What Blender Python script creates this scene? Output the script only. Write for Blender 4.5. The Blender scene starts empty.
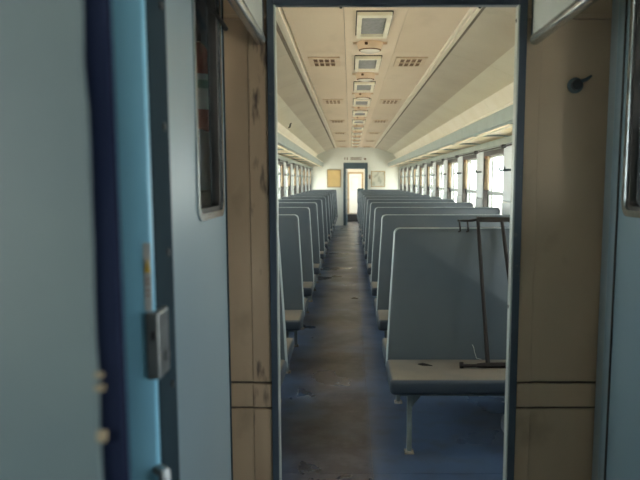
import bpy, bmesh, math, random
from mathutils import Vector, Matrix
random.seed(7)
scene = bpy.context.scene
COL = scene.collection

# ------------------------------------------------------------------ camera
FPX = 674.0
cam_d = bpy.data.cameras.new('camera')
cam = bpy.data.objects.new('camera', cam_d)
COL.objects.link(cam)
cam.location = (0, 0, 1.5)
cam.rotation_euler = (math.pi / 2 - math.atan(79.3 / FPX), 0, 0)
cam_d.sensor_width = 36.0
cam_d.lens = FPX / 640 * 36.0
cam_d.shift_x = -30 / 640
cam_d.shift_y = 20 / 640
cam_d.clip_start = 0.02
cam_d.clip_end = 400
cam_d.dof.use_dof = True
cam_d.dof.focus_distance = 4.2
cam_d.dof.aperture_fstop = 4.2
scene.camera = cam

# ------------------------------------------------------------------ light
world = bpy.data.worlds.new('overcast_sky')
scene.world = world
world.use_nodes = True
bg = world.node_tree.nodes['Background']
bg.inputs['Color'].default_value = (0.95, 0.985, 1.0, 1)
bg.inputs['Strength'].default_value = 9.5
sun_d = bpy.data.lights.new('sun', 'SUN')
sun_d.energy = 38.0
sun_d.angle = math.radians(4)
sun_d.color = (1.0, 0.95, 0.86)
sun = bpy.data.objects.new('sun', sun_d)
sun.rotation_euler = (math.radians(-38), 0, 0)      # high sun over the line of the track
COL.objects.link(sun)
scene.view_settings.view_transform = 'Standard'
scene.view_settings.look = 'None'
scene.view_settings.exposure = 0.0
scene.view_settings.gamma = 1.0
scene.view_settings.use_curve_mapping = False
scene.cycles.max_bounces = 12
scene.cycles.diffuse_bounces = 7
scene.cycles.transparent_max_bounces = 16


def portal(name, loc, rot, sx, sy):
    l = bpy.data.lights.new(name, 'AREA')
    l.shape = 'RECTANGLE'
    l.size = sx
    l.size_y = sy
    l.cycles.is_portal = True
    o = bpy.data.objects.new(name, l)
    o.location = loc
    o.rotation_euler = rot
    COL.objects.link(o)


H90 = math.pi / 2
portal('window_row_portal', (1.86, 12.5, 1.40), (0, H90, 0), 1.0, 20.5)
portal('window_row_portal', (-1.48, 12.5, 1.40), (0, -H90, 0), 1.0, 20.5)
portal('side_opening_portal', (1.86, 0.70, 1.45), (0, H90, 0), 1.1, 0.65)
portal('entrance_portal', (1.86, -0.40, 1.55), (0, H90, 0), 0.9, 0.65)
portal('side_opening_portal', (-1.48, 1.75, 1.65), (0, -H90, 0), 0.65, 0.45)  # over the unseen opening added to light the left compartment
portal('entrance_portal', (-1.48, -0.40, 1.55), (0, -H90, 0), 0.9, 0.65)

# ------------------------------------------------------------------ materials
def mat(name, c1, c2=None, scale=3.0, rough=0.5, metallic=0.0, stretch=(1, 1, 1), lo=0.35, hi=0.7,
        bump=0.0, bscale=60.0, c3=None, scale3=12.0, lo3=0.6, hi3=0.75, spec=0.5, rough2=None, top_tint=None, wave=None):
    m = bpy.data.materials.new(name)
    m.use_nodes = True
    nt = m.node_tree
    N = nt.nodes
    L = nt.links
    b = N['Principled BSDF']
    b.inputs['Roughness'].default_value = rough
    b.inputs['Metallic'].default_value = metallic
    b.inputs['Specular IOR Level'].default_value = spec
    geo = N.new('ShaderNodeNewGeometry')
    mp = N.new('ShaderNodeMapping')
    mp.inputs['Scale'].default_value = stretch
    L.new(geo.outputs['Position'], mp.inputs['Vector'])

    def noise(sc, l, h, detail=6):
        n = N.new('ShaderNodeTexNoise')
        n.inputs['Scale'].default_value = sc
        n.inputs['Detail'].default_value = detail
        L.new(mp.outputs['Vector'], n.inputs['Vector'])
        r = N.new('ShaderNodeMapRange')
        r.inputs['From Min'].default_value = l
        r.inputs['From Max'].default_value = h
        L.new(n.outputs['Fac'], r.inputs['Value'])
        return r.outputs['Result']

    def mix(f, a, bb):
        x = N.new('ShaderNodeMix')
        x.data_type = 'RGBA'
        L.new(f, x.inputs[0])
        for i, v in ((6, a), (7, bb)):
            if isinstance(v, tuple):
                x.inputs[i].default_value = (*v, 1)
            else:
                L.new(v, x.inputs[i])
        return x.outputs[2]
    col = c1
    if c2:
        fac = noise(scale, lo, hi)
        col = mix(fac, c1, c2)
        if rough2 is not None:
            rr = N.new('ShaderNodeMapRange')
            rr.inputs['To Min'].default_value = rough
            rr.inputs['To Max'].default_value = rough2
            L.new(fac, rr.inputs['Value'])
            L.new(rr.outputs['Result'], b.inputs['Roughness'])
    if c3:
        col = mix(noise(scale3, lo3, hi3), col, c3)
    if top_tint:
        # second colour laid over faces that look up, broken by noise
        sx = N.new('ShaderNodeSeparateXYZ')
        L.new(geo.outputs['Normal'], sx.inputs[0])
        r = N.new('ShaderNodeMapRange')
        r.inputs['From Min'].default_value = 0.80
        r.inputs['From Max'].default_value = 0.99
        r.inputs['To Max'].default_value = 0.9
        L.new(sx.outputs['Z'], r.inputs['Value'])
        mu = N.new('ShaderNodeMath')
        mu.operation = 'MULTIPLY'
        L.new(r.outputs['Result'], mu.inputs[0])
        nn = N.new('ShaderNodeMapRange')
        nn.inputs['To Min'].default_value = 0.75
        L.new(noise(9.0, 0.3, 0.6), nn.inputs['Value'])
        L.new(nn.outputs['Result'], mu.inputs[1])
        col = mix(mu.outputs[0], col, top_tint)
    if isinstance(col, tuple):
        b.inputs['Base Color'].default_value = (*col, 1)
    else:
        L.new(col, b.inputs['Base Color'])
    if bump:
        n = N.new('ShaderNodeTexNoise')
        n.inputs['Scale'].default_value = bscale
        n.inputs['Detail'].default_value = 4
        L.new(mp.outputs['Vector'], n.inputs['Vector'])
        bp = N.new('ShaderNodeBump')
        bp.inputs['Strength'].default_value = bump
        bp.inputs['Distance'].default_value = 0.004
        L.new(n.outputs['Fac'], bp.inputs['Height'])
        L.new(bp.outputs['Normal'], b.inputs['Normal'])
    return m


def glass_mat(name, tint=(0.93, 0.96, 0.94), refl=0.10, graze=0.7):
    m = bpy.data.materials.new(name)
    m.use_nodes = True
    N = m.node_tree.nodes
    L = m.node_tree.links
    N.remove(N['Principled BSDF'])
    out = N['Material Output']
    t = N.new('ShaderNodeBsdfTransparent')
    t.inputs['Color'].default_value = (*tint, 1)
    g = N.new('ShaderNodeBsdfGlossy')
    g.inputs['Roughness'].default_value = 0.04
    lw = N.new('ShaderNodeLayerWeight')
    lw.inputs['Blend'].default_value = 0.5
    pw = N.new('ShaderNodeMath')
    pw.operation = 'POWER'
    pw.inputs[1].default_value = 5.0
    L.new(lw.outputs['Facing'], pw.inputs[0])
    fr = N.new('ShaderNodeMath')
    fr.operation = 'MULTIPLY_ADD'
    fr.inputs[1].default_value = graze
    fr.inputs[2].default_value = refl * 0.4
    L.new(pw.outputs[0], fr.inputs[0])
    mx = N.new('ShaderNodeMixShader')
    L.new(fr.outputs[0], mx.inputs[0])
    L.new(t.outputs[0], mx.inputs[1])
    L.new(g.outputs[0], mx.inputs[2])
    L.new(mx.outputs[0], out.inputs['Surface'])
    return m


M = {}
M['vinyl'] = mat('grey_blue_vinyl', (0.0523, 0.0692, 0.0852), (0.0677, 0.0829, 0.0944), 2.2, 0.42, bump=0.15, bscale=160, spec=0.45)
M['cushion'] = mat('tan_topped_seat_vinyl', (0.030, 0.043, 0.062), (0.038, 0.052, 0.072), 3, 0.45, top_tint=(0.185, 0.155, 0.12), bump=0.1, bscale=120)
M['piping'] = mat('pale_edge_piping', (0.30, 0.35, 0.36), (0.23, 0.27, 0.28), 8, 0.4, top_tint=(0.125, 0.12, 0.11))
M['legmetal'] = mat('grey_painted_steel', (0.21, 0.252, 0.266), (0.154, 0.182, 0.189), 14, 0.45, metallic=0.2)
M['footmetal'] = mat('worn_foot_plate', (0.42, 0.40, 0.36), (0.16, 0.10, 0.06), 40, 0.6, metallic=0.3)
M['ceil'] = mat('cream_ceiling', (0.6518, 0.5182, 0.3771), (0.5921, 0.4595, 0.3279), 1.6, 0.42, stretch=(1, 0.35, 1), c3=(0.478, 0.3634, 0.2515), scale3=2.5, lo3=0.58, hi3=0.85)
M['ceilstrip'] = mat('cream_ceiling_centre', (0.7168, 0.5779, 0.4294), (0.672, 0.5234, 0.3793), 1.2, 0.42, stretch=(1, 0.35, 1))
M['slope'] = mat('cream_slope_panel', (0.567, 0.4976, 0.385), (0.483, 0.412, 0.3135), 2.0, 0.40, stretch=(1, 0.6, 1), c3=(0.378, 0.3103, 0.22), scale3=5, lo3=0.62, hi3=0.9)
M['cove'] = mat('pale_cove_panel', (0.726, 0.693, 0.572), (0.66, 0.616, 0.495), 1.5, 0.35)
M['uwall'] = mat('off_white_upper_wall', (0.8736, 0.8288, 0.7168), (0.8064, 0.7504, 0.616), 2, 0.35)
M['rail'] = mat('ceiling_rail_white', (0.74, 0.65, 0.52), (0.70, 0.61, 0.48), 3, 0.35)
M['gap'] = mat('dark_joint', (0.10, 0.085, 0.065), (0.06, 0.05, 0.04), 8, 0.8)
M['joint'] = mat('shadow_joint', (0.20, 0.165, 0.12), (0.15, 0.12, 0.09), 8, 0.8)  # joint strip; the shadow line beside the rails is put into its dark colour
M['ventwhite'] = mat('ivory_vent_frame', (0.864, 0.7992, 0.648), (0.756, 0.6696, 0.5076), 6, 0.35)
M['ventgrey'] = mat('grey_vent_mesh', (0.276, 0.264, 0.258), (0.204, 0.198, 0.192), 40, 0.7)
M['peach'] = mat('peach_lamp_housing', (0.66, 0.4947, 0.3492), (0.6, 0.4268, 0.2813), 12, 0.45)
M['lens'] = mat('milky_lamp_lens', (0.78, 0.72, 0.62), (0.72, 0.66, 0.55), 12, 0.25)
M['grilleplate'] = mat('peach_diffuser_plate', (0.61, 0.47, 0.325), (0.56, 0.41, 0.27), 10, 0.45)
M['grillehole'] = mat('brown_diffuser_slot', (0.17, 0.085, 0.035), (0.11, 0.05, 0.02), 20, 0.7)
M['pillar'] = mat('pale_blue_white_pillar', (0.825, 0.875, 0.9), (0.725, 0.775, 0.8), 3, 0.4)
M['wallside'] = mat('grey_green_side_wall', (0.42, 0.47, 0.45), (0.36, 0.41, 0.39), 3, 0.45)
M['rackgreen'] = mat('grey_green_rack_paint', (0.285, 0.345, 0.325), (0.235, 0.29, 0.27), 5, 0.4)
M['racktan'] = mat('tan_rack_board', (0.75, 0.611, 0.3915), (0.625, 0.481, 0.2835), 5, 0.4, stretch=(1, 0.4, 1))
M['chrome'] = mat('worn_aluminium', (0.62, 0.65, 0.65), (0.42, 0.45, 0.45), 22, 0.22, metallic=0.85)
M['rubber'] = mat('dark_window_rubber', (0.035, 0.032, 0.03), (0.06, 0.05, 0.045), 14, 0.6)
M['sash'] = mat('pale_sash', (0.50, 0.54, 0.52), (0.42, 0.45, 0.43), 9, 0.4, metallic=0.2)
M['curtain'] = mat('tan_curtain', (0.42, 0.33, 0.22), (0.33, 0.25, 0.16), 14, 0.8)
M['curtaintop'] = mat('rust_curtain_heading', (0.228, 0.102, 0.042), (0.18, 0.078, 0.03), 14, 0.8)
M['black'] = mat('black_metal', (0.02, 0.02, 0.022), (0.04, 0.04, 0.04), 12, 0.5)
M['hook'] = mat('dark_teal_hook', (0.06, 0.09, 0.095), (0.10, 0.13, 0.13), 12, 0.4, metallic=0.4)
M['endwall'] = mat('off_white_end_wall', (0.722, 0.74, 0.693), (0.665, 0.67, 0.609), 1.6, 0.45)
M['bluefar'] = mat('slate_blue_door_frame', (0.054, 0.09, 0.108), (0.042, 0.072, 0.09), 5, 0.45)
M['frame'] = mat('slate_door_frame', (0.0567, 0.0798, 0.108), (0.0416, 0.0599, 0.0821), 6, 0.40, c3=(0.1512, 0.1516, 0.1382), scale3=30, lo3=0.68, hi3=0.75)
M['beige'] = mat('stained_beige_laminate', (0.4736, 0.3562, 0.234), (0.3968, 0.29, 0.186), 2.2, 0.5, stretch=(1, 1, 0.6), c3=(0.256, 0.1875, 0.12), scale3=7, lo3=0.60, hi3=0.85, bump=0.08, bscale=90)
M['beigeworn'] = mat('rubbed_beige_laminate', (0.4736, 0.35, 0.228), (0.3712, 0.2625, 0.168), 4, 0.5, stretch=(2.2, 1, 0.5), c3=(0.0896, 0.0625, 0.048), scale3=13, lo3=0.56, hi3=0.68)
M['doorpale'] = mat('pale_blue_grey_door', (0.2705, 0.3645, 0.4123), (0.2339, 0.325, 0.3787), 1.6, 0.35, stretch=(1, 1, 0.4))
M['doorblue'] = mat('blue_grey_door', (0.2125, 0.306, 0.357), (0.1785, 0.272, 0.323), 1.8, 0.35)
M['postblue'] = mat('bright_blue_post', (0.2111, 0.4856, 0.6549), (0.1744, 0.4328, 0.6072), 2, 0.3)
M['postdark'] = mat('dark_blue_rebate', (0.020, 0.038, 0.050), (0.014, 0.027, 0.036), 5, 0.85, spec=0.1)
M['leafgrey'] = mat('grey_blue_sliding_leaf', (0.1276, 0.1795, 0.1919), (0.1087, 0.1558, 0.1712), 2.2, 0.4, c3=(0.1466, 0.2, 0.2066), scale3=3, lo3=0.5, hi3=0.8)
M['seal'] = mat('navy_rubber_seal', (0.008, 0.013, 0.034), (0.012, 0.018, 0.042), 6, 0.9, spec=0.08)
M['cream'] = mat('cream_paint_chip', (0.312, 0.264, 0.174), (0.24, 0.198, 0.126), 20, 0.6)
M['steel'] = mat('dull_lock_steel', (0.27, 0.3, 0.3075), (0.18, 0.2025, 0.21), 30, 0.35, metallic=0.7)
M['paper'] = mat('grey_white_sticker', (0.42, 0.45, 0.45), (0.34, 0.36, 0.36), 20, 0.6)
M['yellow'] = mat('warning_yellow', (0.60, 0.42, 0.05), (0.5, 0.34, 0.04), 20, 0.5)
M['red'] = mat('extinguisher_red', (0.189, 0.0094, 0.0075), (0.153, 0.0075, 0.0075), 8, 0.25)
M['labelwhite'] = mat('extinguisher_label', (0.3255, 0.336, 0.315), (0.2625, 0.2782, 0.2625), 20, 0.7)
M['labelgreen'] = mat('extinguisher_label_band', (0.03, 0.10, 0.08), (0.04, 0.13, 0.10), 20, 0.5)
M['niche'] = mat('dark_grey_niche', (0.0231, 0.0351, 0.0523), (0.0165, 0.0268, 0.0413), 4, 0.5)
M['boxgrey'] = mat('slate_grey_box', (0.0351, 0.0486, 0.054), (0.0297, 0.0405, 0.0459), 6, 0.35)
M['fascia'] = mat('light_grey_fascia', (0.60, 0.63, 0.60), (0.52, 0.55, 0.53), 4, 0.35, c3=(0.16, 0.24, 0.28), scale3=11, lo3=0.66, hi3=0.72)
M['rust'] = mat('rusty_iron', (0.0065, 0.003, 0.0022), (0.0112, 0.0047, 0.0026), 40, 0.75, metallic=0.15, bump=0.3, bscale=200)
M['scrap'] = mat('black_scrap', (0.012, 0.011, 0.01), (0.02, 0.018, 0.015), 20, 0.7)
M['wire'] = mat('pale_thread', (0.55, 0.55, 0.5), (0.45, 0.45, 0.4), 20, 0.6)
M['lino'] = mat('blue_linoleum', (0.058, 0.094, 0.17), (0.045, 0.072, 0.128), 1.7, 0.27, spec=0.4, c3=(0.046, 0.046, 0.056), scale3=5.5, lo3=0.50, hi3=0.80, rough2=0.42)


def worn_track(m):
    # brown-grey track worn into the linoleum along the aisle, with ragged edges
    nt = m.node_tree
    N, L = nt.nodes, nt.links
    b = N['Principled BSDF']
    src = b.inputs['Base Color'].links[0].from_socket
    geo = N.new('ShaderNodeNewGeometry')
    sx = N.new('ShaderNodeSeparateXYZ')
    L.new(geo.outputs['Position'], sx.inputs[0])
    n1 = N.new('ShaderNodeTexNoise')
    n1.inputs['Scale'].default_value = 2.6
    n1.inputs['Detail'].default_value = 8
    L.new(geo.outputs['Position'], n1.inputs['Vector'])

    def ma(op, a, c):
        q = N.new('ShaderNodeMath')
        q.operation = op
        for i_, v in ((0, a), (1, c)):
            if isinstance(v, (int, float)):
                q.inputs[i_].default_value = v
            else:
                L.new(v, q.inputs[i_])
        return q.outputs[0]

    def mr(v, a, c):
        q = N.new('ShaderNodeMapRange')
        q.interpolation_type = 'SMOOTHSTEP'
        q.inputs['From Min'].default_value = a
        q.inputs['From Max'].default_value = c
        L.new(v, q.inputs['Value'])
        return q.outputs['Result']
    wob = ma('MULTIPLY', ma('SUBTRACT', n1.outputs['Fac'], 0.5), 0.55)
    left = mr(ma('ADD', sx.outputs['X'], wob), -0.52, -0.22)
    right = mr(ma('ADD', sx.outputs['X'], ma('MULTIPLY', wob, 0.16)), 0.150, 0.085)
    fac = ma('MULTIPLY', left, right)
    n2 = N.new('ShaderNodeTexNoise')
    n2.inputs['Scale'].default_value = 7.0
    n2.inputs['Detail'].default_value = 10
    n2.inputs['Roughness'].default_value = 0.7
    L.new(geo.outputs['Position'], n2.inputs['Vector'])
    n3 = N.new('ShaderNodeTexNoise')
    n3.inputs['Scale'].default_value = 1.6
    n3.inputs['Detail'].default_value = 4
    L.new(geo.outputs['Position'], n3.inputs['Vector'])
    tc = N.new('ShaderNodeMix')
    tc.data_type = 'RGBA'
    tc.inputs[6].default_value = (0.014, 0.0150, 0.025, 1)
    tc.inputs[7].default_value = (0.050, 0.051, 0.072, 1)
    L.new(mr(n2.outputs['Fac'], 0.40, 0.66), tc.inputs[0])
    tb = N.new('ShaderNodeMix')
    tb.data_type = 'RGBA'
    L.new(mr(n3.outputs['Fac'], 0.50, 0.72), tb.inputs[0])
    L.new(tc.outputs[2], tb.inputs[6])
    L.new(src, tb.inputs[7])
    mx = N.new('ShaderNodeMix')
    mx.data_type = 'RGBA'
    L.new(ma('MULTIPLY', fac, 0.93), mx.inputs[0])
    L.new(src, mx.inputs[6])
    L.new(tb.outputs[2], mx.inputs[7])
    L.new(mx.outputs[2], b.inputs['Base Color'])


worn_track(M['lino'])
M['runner'] = mat('worn_brown_runner', (0.041, 0.0339, 0.0348), (0.0625, 0.0551, 0.0552), 3.5, 0.30, c3=(0.0425, 0.0504, 0.075), scale3=1.8, lo3=0.46, hi3=0.72, rough2=0.46, bump=0.06, bscale=35)
M['vestfloor'] = mat('dark_vestibule_floor', (0.13, 0.13, 0.135), (0.09, 0.09, 0.095), 4, 0.5)
M['vestwall'] = mat('vestibule_paint', (0.40, 0.47, 0.49), (0.34, 0.41, 0.43), 2, 0.45)
M['vestceil'] = mat('vestibule_ceiling', (0.62, 0.60, 0.54), (0.55, 0.53, 0.47), 2, 0.5)
M['ground'] = mat('pale_ballast', (0.64, 0.60, 0.53), (0.54, 0.50, 0.44), 3, 0.9, c3=(0.68, 0.65, 0.58), scale3=20)
M['shell'] = mat('coach_outer_skin', (0.10, 0.22, 0.14), (0.08, 0.18, 0.11), 2, 0.4)
M['poster'] = mat('ochre_notice', (0.66, 0.47, 0.20), (0.58, 0.40, 0.17), 3, 0.5)
M['posterpale'] = mat('pale_notice_sheet', (0.55, 0.54, 0.45), (0.48, 0.47, 0.38), 3, 0.5, c3=(0.36, 0.37, 0.30), scale3=7, lo3=0.5, hi3=0.6)
M['woodframe'] = mat('tan_picture_frame', (0.45, 0.33, 0.18), (0.36, 0.26, 0.14), 8, 0.45)
M['signbrown'] = mat('brown_sign_marks', (0.22, 0.15, 0.10), (0.18, 0.12, 0.08), 8, 0.5)
M['clothdark'] = mat('dark_teal_cloth', (0.035, 0.065, 0.075), (0.05, 0.085, 0.095), 12, 0.85)
M['glass'] = glass_mat('window_glass')
M['glassdoor'] = glass_mat('door_glass', (0.90, 0.94, 0.95), 0.04, 0.3)


# ------------------------------------------------------------------ mesh builder
class MB:
    def __init__(s):
        s.v = []
        s.f = []

    def add(s, vs, fs):
        o = len(s.v)
        s.v += [tuple(p) for p in vs]
        s.f += [tuple(i + o for i in f) for f in fs]
        return s

    def box(s, x0, x1, y0, y1, z0, z1, b=0.0):
        if b <= 0:
            return s.add([(x0, y0, z0), (x1, y0, z0), (x1, y1, z0), (x0, y1, z0), (x0, y0, z1), (x1, y0, z1), (x1, y1, z1), (x0, y1, z1)],
                         [(0, 3, 2, 1), (4, 5, 6, 7), (0, 1, 5, 4), (1, 2, 6, 5), (2, 3, 7, 6), (3, 0, 4, 7)])
        bm = bmesh.new()
        bmesh.ops.create_cube(bm, size=1.0)
        for v in bm.verts:
            v.co = Vector(((x0 + x1) / 2 + v.co.x * (x1 - x0), (y0 + y1) / 2 + v.co.y * (y1 - y0), (z0 + z1) / 2 + v.co.z * (z1 - z0)))
        bmesh.ops.bevel(bm, geom=bm.edges[:], offset=b, segments=3, profile=0.5, affect='EDGES')
        bm.verts.index_update()
        s.add([v.co for v in bm.verts], [[v.index for v in f.verts] for f in bm.faces])
        bm.free()
        return s

    def tube(s, pts, r, n=8, closed=False):
        pts = [Vector(p) for p in pts]
        k = len(pts)
        rings = []
        up = None
        for i, p in enumerate(pts):
            if closed:
                t = (pts[(i + 1) % k] - pts[i - 1]).normalized()
            else:
                t = (pts[min(i + 1, k - 1)] - pts[max(i - 1, 0)]).normalized()
            if up is None:
                a = Vector((0, 0, 1)) if abs(t.z) < 0.9 else Vector((1, 0, 0))
                up = (a - t * a.dot(t)).normalized()
            else:
                up = (up - t * up.dot(t)).normalized()
            w = t.cross(up)
            rr = r[i] if isinstance(r, (list, tuple)) else r
            rings.append([p + (up * math.cos(2 * math.pi * j / n) + w * math.sin(2 * math.pi * j / n)) * rr for j in range(n)])
        vs = [q for ring in rings for q in ring]
        fs = []
        for i in range(k if closed else k - 1):
            i2 = (i + 1) % k
            for j in range(n):
                j2 = (j + 1) % n
                fs.append((i * n + j, i * n + j2, i2 * n + j2, i2 * n + j))
        if not closed:
            fs.append(tuple(reversed(range(n))))
            fs.append(tuple((k - 1) * n + j for j in range(n)))
        return s.add(vs, fs)

    def lathe(s, prof, n=24, c=(0, 0, 0)):
        vs = []
        fs = []
        for r, z in prof:
            for j in range(n):
                a = 2 * math.pi * j / n
                vs.append((c[0] + r * math.cos(a), c[1] + r * math.sin(a), c[2] + z))
        for i in range(len(prof) - 1):
            for j in range(n):
                j2 = (j + 1) % n
                fs.append((i * n + j, i * n + j2, (i + 1) * n + j2, (i + 1) * n + j))
        fs.append(tuple(reversed(range(n))))
        fs.append(tuple((len(prof) - 1) * n + j for j in range(n)))
        return s.add(vs, fs)

    def ring(s, outer, inner, d0, d1, fn):
        # outer, inner: equal-length 2-D loops; fn(a, b, d) -> 3-D point
        n = len(outer)
        vs = []
        for d in (d0, d1):
            vs += [fn(a, b, d) for a, b in outer] + [fn(a, b, d) for a, b in inner]
        fs = []
        for i in range(n):
            j = (i + 1) % n
            fs += [(i, j, n + j, n + i), (2 * n + i, 3 * n + i, 3 * n + j, 2 * n + j), (i, 2 * n + i, 2 * n + j, j), (n + i, n + j, 3 * n + j, 3 * n + i)]
        return s.add(vs, fs)

    def prism(s, loop, d0, d1, fn):
        n = len(loop)
        vs = [fn(a, b, d0) for a, b in loop] + [fn(a, b, d1) for a, b in loop]
        fs = [tuple(range(n)), tuple(reversed(range(n, 2 * n)))]
        for i in range(n):
            j = (i + 1) % n
            fs.append((i, n + i, n + j, j))
        return s.add(vs, fs)

    def build(s, name, m, parent=None, off=(0, 0, 0), smooth=False):
        me = bpy.data.meshes.new(name)
        me.from_pydata([(x - off[0], y - off[1], z - off[2]) for x, y, z in s.v], [], s.f)
        bm = bmesh.new()
        bm.from_mesh(me)
        bmesh.ops.recalc_face_normals(bm, faces=bm.faces[:])
        bm.to_mesh(me)
        bm.free()
        if smooth:
            for p in me.polygons:
                p.use_smooth = True
            try:
                me.set_sharp_from_angle(angle=math.radians(40))
            except Exception:
                pass
        me.materials.append(M[m])
        o = bpy.data.objects.new(name, me)
        COL.objects.link(o)
        if parent is not None:
            o.parent = parent
        else:
            o.location = off
        return o


def tag(o, label=None, cat=None, group=None, kind=None):
    if label:
        o['label'] = label
    if cat:
        o['category'] = cat
    if group:
        o['group'] = group
    if kind:
        o['kind'] = kind
    return o


def empty(name, loc=(0, 0, 0)):
    o = bpy.data.objects.new(name, None)
    o.empty_display_size = 0.1
    o.location = loc
    COL.objects.link(o)
    return o


def copy_tree(o, parent=None, loc=None):
    c = o.copy()
    COL.objects.link(c)
    c.parent = parent
    if loc is not None:
        c.location = loc
    for ch in [q for q in bpy.data.objects if q.parent == o]:
        copy_tree(ch, c)
    return c


def struct(o, label=None):
    o['kind'] = 'structure'
    if label:
        o['label'] = label
    return o


def rrect(a0, a1, b0, b1, r, n=5):
    out = []
    for cx, cy, s in ((a1 - r, b1 - r, 0), (a0 + r, b1 - r, 90), (a0 + r, b0 + r, 180), (a1 - r, b0 + r, 270)):
        for i in range(n + 1):
            t = math.radians(s + 90 * i / n)
            out.append((cx + r * math.cos(t), cy + r * math.sin(t)))
    return out


ORD = ['nearest', 'second', 'third', 'fourth', 'fifth', 'sixth', 'seventh', 'eighth', 'ninth', 'tenth', 'eleventh', 'twelfth', 'thirteenth', 'farthest']

# ------------------------------------------------------------------ dimensions of the coach
P = 1.57                       # bay pitch
Y1 = 4.02                      # centre of the first double bench
XR, XL = 1.66, -1.28           # faces of the window pillars
YN0, YN1 = 2.30, 2.36          # near end wall
YF = 22.70                     # far end wall
CX = 0.17
ZC = 2.60
NB = 12                        # rows
YP = [Y1 + P * i for i in range(-1, 13)]   # pillar centres
PW = 0.215                     # half width of a pillar

# ------------------------------------------------------------------ ground and floor
struct(MB().box(-60, 60, -60, 90, -1.3, -1.15).build('ground', 'ground'), 'pale ballast ground outside the coach')
fl = struct(MB().box(XL - 0.14, XR + 0.14, YN0 - 3.6, YF + 2.7, -0.12, -0.006).build('floor', 'gap'), 'coach floor with worn linoleum')
SEAM = 0.118
ya = 3.32 - 3.6
for k in range(12):
    a = max(YN1 - 0.1, 6.92 - 3.6 * 2 + 3.6 * k + 0.0015)
    b = min(YF, 6.92 - 3.6 * 2 + 3.6 * (k + 1) - 0.0015)
    if b > a:
        MB().box(XL, SEAM - 0.0015, a, b, -0.006, 0.0).build('linoleum_sheet', 'lino', fl)
        MB().box(SEAM + 0.0005, XR, a, b, -0.006, 0.0005).build('linoleum_sheet', 'lino', fl)
MB().box(XL, XR, -1.3, YN1 - 0.1, -0.006, 0.0).build('vestibule_sheet', 'vestfloor', fl)
MB().box(XL, XR, YF, YF + 2.6, -0.006, 0.0).build('vestibule_sheet', 'runner', fl)

# ------------------------------------------------------------------ ceiling of the saloon
ce = struct(MB().box(XL - 0.14, XR + 0.14, YN1 - 0.1, YF + 2.7, ZC + 0.03, ZC + 0.10).build('ceiling', 'gap'), 'cream panelled coach ceiling')
RL, RR = -0.465, 0.805
SL, SR = -0.04, 0.375
yy = [YN1 - 0.1 + 0.0] + [YP[i] + 0.35 for i in range(0, 13)] + [YF]
for i in range(len(yy) - 1):
    a, b = yy[i] + 0.002, yy[i + 1] - 0.002
    MB().box(RL + 0.03, SL - 0.002, a, b, ZC, ZC + 0.03).build('ceiling_panel', 'ceil', ce)
    MB().box(SL + 0.001, SR - 0.001, a, b, ZC - 0.002, ZC + 0.03).build('ceiling_panel', 'ceilstrip', ce)
    MB().box(SR + 0.002, RR - 0.03, a, b, ZC, ZC + 0.03).build('ceiling_panel', 'ceil', ce)


def slab(profile_a, profile_b, y0, y1, t=0.02):
    (xa, za), (xb, zb) = profile_a, profile_b
    d = Vector((xb - xa, zb - za)).normalized()
    n = Vector((-d.y, d.x))
    if n.y < 0:
        n = -n
    lp = [(xa, za), (xb, zb), (xb + n.x * t, zb + n.y * t), (xa + n.x * t, za + n.y * t)]
    return MB().prism(lp, y0, y1, lambda p, q, d_: (p, d_, q))


for sgn in (1, -1):
    def X(x):
        return x if sgn > 0 else (XL + XR) - x
    p0, p1, p2, p3 = (0.850, 2.582), (1.20, 2.48), (1.45, 2.37), (1.70, 2.05)
    pts = [(X(p[0]), p[1]) for p in (p0, p1, p2, p3)]
    if sgn < 0:
        pts[0] = (RL - 0.066, 2.578)
    y5 = [YN1 - 0.02] + [YP[i] + 0.35 for i in range(0, 13)] + [YF]
    for i in range(len(y5) - 1):
        a, b = y5[i] + 0.003, y5[i + 1] - 0.003
        slab(pts[0], pts[1], a, b).build('slope_panel', 'slope', ce)
        slab(pts[1], pts[2], a, b).build('cove_panel', 'cove', ce)
        slab(pts[2], pts[3], a, b).build('upper_wall_panel', 'uwall', ce)
    e = RR if sgn > 0 else RL
    s_ = sgn
    MB().box(e - 0.036, e - 0.014, YN1, YF, ZC - 0.020, ZC + 0.03, 0.003).build('ceiling_rail', 'rail', ce)
    MB().box(e - 0.012, e + 0.018, YN1, YF, ZC - 0.032, ZC + 0.03, 0.003).build('ceiling_rail', 'rail', ce)
    MB().box(e + 0.018, e + 0.046, YN1, YF, ZC - 0.022, ZC + 0.03).build('ceiling_joint', 'joint', ce) if sgn > 0 else \
        MB().box(e - 0.066, e - 0.036, YN1, YF, ZC - 0.022, ZC + 0.03).build('ceiling_joint', 'joint', ce)

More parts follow.
